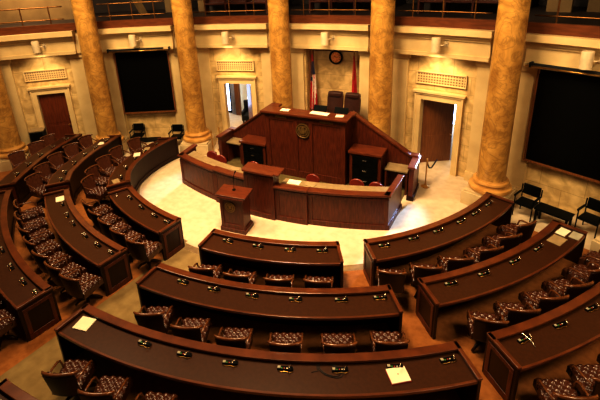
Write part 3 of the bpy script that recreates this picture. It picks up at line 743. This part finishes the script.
# ------------------------------------------------------------------ tub chairs
def tuft(u, v, nu, nv):
    a, b = u * nu, v * nv
    d = abs(S(math.pi * (a + b) / 2)) * abs(S(math.pi * (a - b) / 2))
    return d ** .5
def make_tub(lab):
    g = thing('tub_chair', lab, 'chair', (0, 0, 0), 0, 'tufted tub chairs')
    # tufted seat cushion with creased diamonds
    mb = MB(); n = 40; V = []
    for i in range(n + 1):
        r = []
        for j in range(n + 1):
            u, v = i / n, j / n
            x, y = (u - .5) * .51, -.26 + v * .52
            ed = min(u, 1 - u, v, 1 - v)
            z = .485 + .034 * tuft(u, v, 8, 8) + .03 * min(1, ed * 8) + .02
            r.append(mb.bm.verts.new((x, y, z)))
        V.append(r)
    for i in range(n):
        for j in range(n): mb.bm.faces.new((V[i][j], V[i + 1][j], V[i + 1][j + 1], V[i][j + 1]))
    rim = [V[i][0] for i in range(n)] + [V[n][j] for j in range(n)] + [V[i][n] for i in range(n, 0, -1)] + [V[0][j] for j in range(n, 0, -1)]
    low = [mb.bm.verts.new((v.co.x, v.co.y, .38)) for v in rim]
    for i in range(len(rim)):
        j = (i + 1) % len(rim); mb.bm.faces.new((rim[i], rim[j], low[j], low[i]))
    mb.bm.faces.new(low)
    mb.build('seat', M['leather'], g, smooth=60)
    # low bowed back: plain outside, tufted pad inside
    na, nz = 28, 12
    def bow(x, off=0): return -.235 - off - .06 * (1 - (x / .3) ** 2)
    def shell(inner):
        mb = MB(); V = []
        for i in range(na + 1):
            r = []
            for j in range(nz + 1):
                v = j / nz; hw = .225 + .035 * v
                x = (-1 + 2 * i / na) * hw
                z = .40 + (.52 - .03 * (x / .26) ** 4) * v
                y = bow(x, .075 * v)
                if inner:
                    e_ = min(i, na - i, 3) / 3
                    y += .02 + e_ * (.02 + .024 * tuft(i / na, v, 8, 8)); x *= .97
                r.append(mb.bm.verts.new((x, y, z)))
            V.append(r)
        for i in range(na):
            for j in range(nz): mb.bm.faces.new((V[i][j], V[i + 1][j], V[i + 1][j + 1], V[i][j + 1]))
        return mb
    shell(True).build('back_cushion', M['leather_bright'], g, smooth=True)
    o = shell(False).build('backrest', M['chairback'], g, smooth=True); sm = o.modifiers.new('s', 'SOLIDIFY'); sm.thickness = .025; sm.offset = 0
    # bowed wooden crest with rounded ends standing proud of the arms
    rings = []; N = 24
    for i in range(N + 1):
        x = -.30 + .60 * i / N; f = abs(x) / .30
        k_ = 1.0 if f < .9 else max(.35, 1 - (f - .9) * 6)
        y = bow(x, .07) + (.03 * (f - .8) / .2 if f > .8 else 0)
        z = .935 - .03 * f ** 4
        rings.append([Vector((x, y + .028 * k_ * C_(2 * math.pi * q / 10), z + .026 * k_ * S(2 * math.pi * q / 10))) for q in range(10)])
    MB().loft(rings).build('crest_rail', M['cwood'], g, smooth=True)
    for s in (-1, 1):
        MB().tube([(s * .25, -.29, .76), (s * .272, -.1, .73), (s * .275, .06, .70), (s * .272, .12, .66), (s * .265, .14, .58), (s * .25, .14, .45)], [.018, .019, .021, .02, .017, .018]).build('armrest', M['cwood'], g, smooth=True)
    MB().lathe([(0, .10), (.05, .10), (.035, .2), (.03, .3), (.12, .36), (0, .38)], n=14).build('stem', M['dwood'], g, smooth=40)
    for k_ in range(4):
        a = R_(45 + 90 * k_)
        MB().tube([(0, 0, .15), (.17 * C_(a), .17 * S(a), .11), (.27 * C_(a), .27 * S(a), .03)], [.035, .03, .026]).build('leg', M['dwood'], g, smooth=True)
    return g
ORD = ['first', 'second', 'third', 'fourth', 'fifth', 'sixth', 'seventh', 'eighth']
START = {'C': 'from the pale aisle', 'L': 'from the pale aisle', 'W': 'from the wall end', 'R': 'from the brown aisle'}
SHORT = {'C': 'centre block', 'L': 'pale-aisle block', 'W': 'brown-door block', 'R': 'ajar-door block'}
chairs = {
 ('C', 1): [(6.2, 7.62, 14), (12.3, 7.62, 6), (18.5, 7.62, 2), (24.5, 7.64, -2)],
 ('C', 2): [(4.2, 9.0, 22), (9.5, 9.05, 14), (14.9, 9.1, 10), (20.6, 9.1, 3), (26.2, 9.1, 2), (31.5, 9.12, -8)],
 ('C', 3): [(1.2, 10.5, 30), (5.6, 10.52, 22), (10.4, 10.55, 10)],
 ('L', 1): [(-8.2, 7.62, 12), (-13.3, 7.62, 12), (-18.3, 7.62, 12), (-23.0, 7.64, 14), (-27.7, 7.66, 12)],
 ('L', 2): [(-9.3, 9.12, 14), (-13.3, 9.15, 12), (-17.5, 9.18, 14), (-21.9, 9.2, 16), (-26.2, 9.22, 16), (-30.6, 9.25, 10), (-35.0, 9.28, 12)],
 ('L', 3): [(-11.6, 10.7, 12), (-15.3, 10.7, 16)],
 ('R', 1): [(35.9, 7.56, -26), (41.4, 7.6, -22), (46.9, 7.6, -24), (52.6, 7.62, -18), (58.0, 7.55, -20), (63.2, 7.5, -20)],
 ('R', 2): [(43.2, 9.1, -30), (47.3, 9.1, -25), (51.6, 9.1, -22), (55.9, 9.12, -25), (60.6, 9.12, -20), (65, 9.15, -10)],
 ('R', 3): [(43.8, 10.55, -25), (47.6, 10.55, -25), (51.2, 10.6, -20)],
 ('W', 1): [(-59.5, 6.4, 0), (-53.6, 6.85, 5), (-47.8, 7.18, -5), (-42.4, 7.42, 5), (-37.2, 7.52, 5)],
 ('W', 2): [(-63.8, 8.42, 5), (-58.6, 8.66, -5), (-53.6, 8.88, 5), (-48.6, 9.06, 0), (-43.9, 9.15, 5)],
 ('W', 3): [(-65.0, 9.98, 10), (-61.2, 10.15, -10), (-56.6, 10.4, 0)],
}
cproto = None
for (blk, row), seats in chairs.items():
    order = seats if blk != 'W' else seats
    for i, (t, r, dev) in enumerate(order):
        lab = 'tufted brown tub chair, %s %s, behind %s-row desk of %s' % (ORD[i], START[blk], FRONT[row], SHORT[blk])
        if cproto is None: cproto = c = make_tub(lab)
        else: c = copy_tree(cproto)
        x, y = dp(r - (.1 if blk in 'LW' else 0), t)
        c.location = (x, y, 0); c['label'] = lab; c['category'] = 'chair'; c['group'] = 'tufted tub chairs'
        c.rotation_euler = (0, 0, R_(t + dev * .9 - (46 if blk == 'W' else 0) + random.uniform(-4, 4)))

# ------------------------------------------------------------------ voting consoles with microphones
def make_console(lab):
    g = thing('voting_console', lab, 'desk console', (0, 0, 0), 0, 'desk consoles')
    MB().box((0, 0.01, .018), (.25, .06, .036)).build('housing', M['black'], g, bevel=.005)
    for i, mt in enumerate(('btn_g', 'btn_r', 'btn_w')):
        MB().lathe([(0, .034), (.011, .034), (.010, .043), (0, .044)], (-.05 + .04 * i, -.005, 0), 8).build('button', M[mt], g)
    MB().box((-.095, .01, .04), (.045, .04, .012)).build('name_slot', M['grey'], g)
    MB().tube([(.1, .015, .03), (.1, .017, .09), (.085, -.015, .12), (.06, -.055, .115)], .007, 6).build('microphone_stem', M['chrome'], g, smooth=True)
    MB().tube([(.06, -.055, .115), (.047, -.08, .11)], .013, 8).build('microphone_head', M['chrome'], g, smooth=True)
    MB().tube([(-.11, -.03, .01), (-.05, -.05, .014), (.01, -.035, .012), (.07, -.055, .012), (.13, -.03, .01)], .007, 6).build('cord', M['brass'], g, smooth=True)
    return g
cons = {('C', 1): [7, 13.3, 19.5, 25.4], ('C', 2): [5.1, 10, 15.5, 21.3, 27.2, 32.2], ('C', 3): [6.5 - 5, 6.5, 11, 15.7, 20.9, 25.9, 30.9, 35.9][1:], ('C', 4): [-.2, 4.5],
        ('L', 1): [-8.6, -13.1, -18.5, -24.6], ('L', 2): [-9.6, -13.4, -17.6, -22.8, -26.5, -31.5], ('L', 3): [-10.4, -13.8, -18.1, -23],
        ('R', 1): [36.9, 43, 48.7, 54.9, 59.8, 65], ('R', 2): [42.2, 47.5, 53.3, 58.7], ('R', 3): [44.1, 48.7, 53.5],
        ('W', 1): [-58, -53, -48, -42.5, -37], ('W', 2): [-63.5, -59, -55, -50.5, -46, -42.5], ('W', 3): [-65.5, -61, -57, -52.8, -48.6]}
kproto = None
for (blk, row), ts in cons.items():
    rf = interp(desks[(blk, row)])
    for i, t in enumerate(ts):
        lab = 'small black desk console, %s %s, on %s-row desk of %s' % (ORD[i], START[blk], FRONT[row], SHORT[blk])
        if kproto is None: kproto = c = make_console(lab)
        else: c = copy_tree(kproto)
        c.location = (*dp(rf(t) + (.255 if blk != 'W' else .29), t), HT + .0005); c['label'] = lab; c['category'] = 'desk console'; c['group'] = 'desk consoles'
        c.rotation_euler = (0, 0, R_(t + random.uniform(-6, 6)))

# ------------------------------------------------------------------ papers and loose items on the desks
def paper(x, y, w, d, a, lab, mt='paper', h=.012):
    o = MB().box((0, 0, h / 2), (w, d, h)).build('paper_sheet', M[mt], None, (x, y, HT + .001), bevel=.001); o.rotation_euler = (0, 0, R_(a)); return tag(o, lab, 'paper', 'papers on member desks')
g = thing('notebook', 'cream square notebook with red underside on third-row desk of the centre block', 'notebook', (4.19, 7.26, HT + .001), R_(36))
MB().box((0, 0, .008), (.31, .26, .016)).build('back_cover', M['red'], g); MB().box((0, 0, .023), (.30, .25, .014)).build('pages', M['paper'], g); MB().box((0, .01, .0305), (.02, .02, .002)).build('emblem', M['tanpaper'], g)
paper(-1.14, 5.93, .30, .28, 10, 'square cream booklet on third-row desk of the centre block beside the pale aisle', h=.02)
paper(-5.62, 8.78, .30, .22, -35, 'tan sheet at the far end of second-row desk of the pale-aisle block', 'paper')
paper(-4.92, 10.18, .30, .2, -30, 'tan sheet at the near end of front-row desk of the brown-door block', 'tanpaper')
paper(-5.76, 11.9, .3, .22, -50, 'pale sheet halfway along front-row desk of the brown-door block', 'paper')
paper(-5.75, 12.35, .4, .2, -58, 'tan folder toward the wall end of front-row desk of the brown-door block', 'tanpaper')
paper(-7.8, 12.16, .26, .2, -60, 'bright sheet at the wall end of second-row desk of the brown-door block', 'paper')
paper(6.58, 11.95, .36, .27, 62, 'tan sheet on second-row desk of the ajar-door block, nearer the aisle', 'tanpaper')
paper(6.72, 12.34, .32, .2, 62, 'bright white sheet at the wall end of second-row desk of the ajar-door block')
paper(6.96, 12.28, .3, .2, 66, 'patterned magazine at the wall end of second-row desk of the ajar-door block', 'grey')
def cable(x, y, lab, sc, mt='cable'):
    pts = []
    for i in range(60):
        a = i * .28
        rr = sc * (.09 + .03 * S(a * .37) + .0012 * i)
        pts.append((x + rr * 1.5 * C_(a), y + rr * S(a) * .8, HT + .006 + .004 * S(i * .9) ** 2))
    pts.append((x - .25 * sc, y - .16, HT + .006))
    o = MB().tube(pts, .006, 6).build('coiled_cable', M[mt], smooth=True); return tag(o, lab, 'cable', 'loose cables')
cable(3.22, 6.92, 'loose coil of black cable on third-row desk of the centre block', 1.)
o = MB().tube([(5.72, 8.86, HT + .01), (5.85, 8.86, HT + .04), (5.98, 8.78, HT + .03), (6.05, 8.66, HT + .008)], .01, 6).build('loose_cable', M['chrome'], smooth=True); tag(o, 'pale curved cable on third-row desk of the ajar-door block', 'cable', 'loose cables')
o = MB().tube([(-4.75, 9.95 - .35, HT + .01), (-4.5, 9.6, HT + .03), (-4.35, 9.66, HT + .01), (-4.15, 9.5, HT + .01)], .01, 6).build('loose_cable', M['chrome'], smooth=True); tag(o, 'pale curved cable at the far end of front-row desk of the pale-aisle block', 'cable', 'loose cables')

# ------------------------------------------------------------------ black chairs and low tables along the walls
wproto = None
for x, y, rz, lab in ((-7.85, 13.98, 205, 'black armchair against the wall under the smaller black board, nearer the brown door'), (-6.2, 14.45, 202, 'black armchair against the wall under the smaller black board, nearer the gold column'),
                  (6.1, 14.12, 155, 'black armchair beside the low black table, nearer the gold column'), (7.5, 13.88, 150, 'black armchair beside the low black table, farther from the gold column')):
    if wproto is None:
        wproto = c = thing('black_armchair', lab, 'chair', (0, 0, 0), 0, 'black armchairs by the wall')
        MB().box((0, 0, .45), (.5, .48, .08)).build('seat', M['black'], c, bevel=.02)
        MB().box((0, -.25, .78), (.5, .05, .34), Matrix.Rotation(R_(8), 3, 'X')).build('backrest', M['black'], c, bevel=.02)
        for s in (-1, 1):
            MB().tube([(s * .28, -.26, .9), (s * .28, -.24, .66), (s * .28, .22, .66)], .02).box((s * .28, .0, .685), (.06, .42, .03)).build('armrest', M['black'], c)
            MB().tube([(s * .26, .22, .66), (s * .26, .24, 0)], .018).build('leg', M['black'], c)
            MB().tube([(s * .26, -.24, .66), (s * .26, -.28, 0)], .018).build('leg', M['black'], c)
    else: c = copy_tree(wproto)
    c.location = (x, y, 0); c.scale = (.88, .88, .88); c.rotation_euler = (0, 0, R_(rz)); c['label'] = lab; c['category'] = 'chair'; c['group'] = 'black armchairs by the wall'
g = thing('speaker_cabinet', 'black upright loudspeaker cabinet standing against the wall beside the brown closed door', 'speaker', (-10.98, 11.82, 0), R_(43))
MB().b(-.26, .26, -.2, .2, 0, 1.0).build('body', M['blackm'], g, bevel=.01)
MB().b(-.27, .27, -.21, .21, 1.0, 1.04).build('top', M['tanpaper'], g)
MB().b(-.22, .22, -.215, -.2, .1, .95).build('grille', M['black'], g)
for x, y, w, d, rz, lab in ((6.7, 13.82, .8, .42, -24, 'long low black table against the wall under the larger black board'), (-7.0, 13.7, .9, .4, 28, 'low black table against the wall under the smaller black board')):
    g = thing('low_table', lab, 'table', (x, y, 0), R_(rz), 'low black tables')
    MB().b(-w / 2, w / 2, -d / 2, d / 2, .42, .47).build('top', M['black'], g, bevel=.008)
    for sx in (-1, 1):
        for sy in (-1, 1): MB().box((sx * (w / 2 - .05), sy * (d / 2 - .05), .21), (.05, .05, .42)).build('leg', M['black'], g)

# ------------------------------------------------------------------ lights
def area(name, loc, target, size, power, c, sy=None):
    l = bpy.data.lights.new(name, 'AREA'); l.energy = power; l.color = c; l.size = size
    if sy: l.shape = 'RECTANGLE'; l.size_y = sy
    o = bpy.data.objects.new(name, l); col.objects.link(o); o.location = loc
    o.rotation_euler = (Vector(target) - Vector(loc)).to_track_quat('-Z', 'Y').to_euler(); return o
def spot(name, loc, target, power, c, ang, blend=.5, rad=.1):
    l = bpy.data.lights.new(name, 'SPOT'); l.energy = power; l.color = c; l.spot_size = R_(ang); l.spot_blend = blend; l.shadow_soft_size = rad
    o = bpy.data.objects.new(name, l); col.objects.link(o); o.location = loc
    o.rotation_euler = (Vector(target) - Vector(loc)).to_track_quat('-Z', 'Y').to_euler(); return o
WARM = (1., .62, .27)
WALLC = (1., .74, .42)
spot('dome_light', (-.5, 9.5, 13), (-.3, 12.4, 0), 2600, (1., .77, .56), 50, .8, .8)
spot('dome_wide_light', (.5, 8.0, 14), (.1, 8.6, 0), 2400, WARM, 70, 1., 1.2)
area('wall_fill_light', (-6, 8, 11), (-5, 17, 2.5), 3, 950, WALLC)  # unseen area lamps, added to brighten the curved wall
area('wall_fill_light', (.5, 9, 11), (5.5, 16, 2.5), 3, 800, WALLC)
area('wall_fill_light', (9.5, 6.5, 10), (9, 14, 2.5), 2.5, 520, WALLC)
spot('recess_fill_spot', (.6, 4.0, 7.2), (-.25, 16.9, 2.6), 900, WALLC, 15, .6, .2)  # spot without a fixture, added to brighten the recess
for t, p_ in ((-40.1, 55), (-14.6, 75), (12.1, 75)):
    x, y = wp(15.5, t); tx, ty = wp(16.4, t)
    spot('sconce_light', (x, y, 4.0), (tx, ty, 2.9), p_, (1., .76, .44), 105, 1., .05)
spot('ajar_door_daylight', (3.92, 16.42, 2.25), (2.95, 12.0, 0), 1500, (.42, .60, 1.), 26, .9, .12)
spot('curtained_door_daylight', (-4.2, 16.3, 2.25), (-4.15, 11.4, 0), 800, (.45, .62, 1.), 20, .9, .12)
area('lobby_light', (-5.2, 17.6, 3.1), (-5.2, 17.6, 0), 1.2, 50, (1., .82, .6))
area('gallery_light', (-11.4, 12.4, 8.0), (-13, 14, 6), 1.0, 240, WALLC)
w = bpy.data.worlds.new('world'); scene.world = w; w.use_nodes = True
w.node_tree.nodes['Background'].inputs['Color'].default_value = (1., .6, .3, 1); w.node_tree.nodes['Background'].inputs['Strength'].default_value = .035

# ------------------------------------------------------------------ camera
f_px, pitch, roll, yaw = 426.2775, R_(-19.8174), R_(-2.9437), R_(-28.0593)
fw = Vector((S(yaw) * C_(pitch), C_(yaw) * C_(pitch), S(pitch)))
rt = Vector((C_(yaw), -S(yaw), 0)); up = rt.cross(fw)
r2 = rt * C_(roll) + up * S(roll); u2 = -rt * S(roll) + up * C_(roll)
cd = bpy.data.cameras.new('camera'); co = bpy.data.objects.new('camera', cd); col.objects.link(co)
cd.sensor_width = 36; cd.lens = f_px / 600 * 36
cd.shift_x = 20.07 / 600; cd.shift_y = -83.265 / 600
mw = Matrix((( r2.x, u2.x, -fw.x, 5.0093), (r2.y, u2.y, -fw.y, 2.3326), (r2.z, u2.z, -fw.z, 6.7767), (0, 0, 0, 1)))
co.matrix_world = mw
scene.camera = co
scene.view_settings.view_transform = 'Standard'
scene.view_settings.look = 'None'
scene.view_settings.exposure = .75
scene.view_settings.gamma = .74
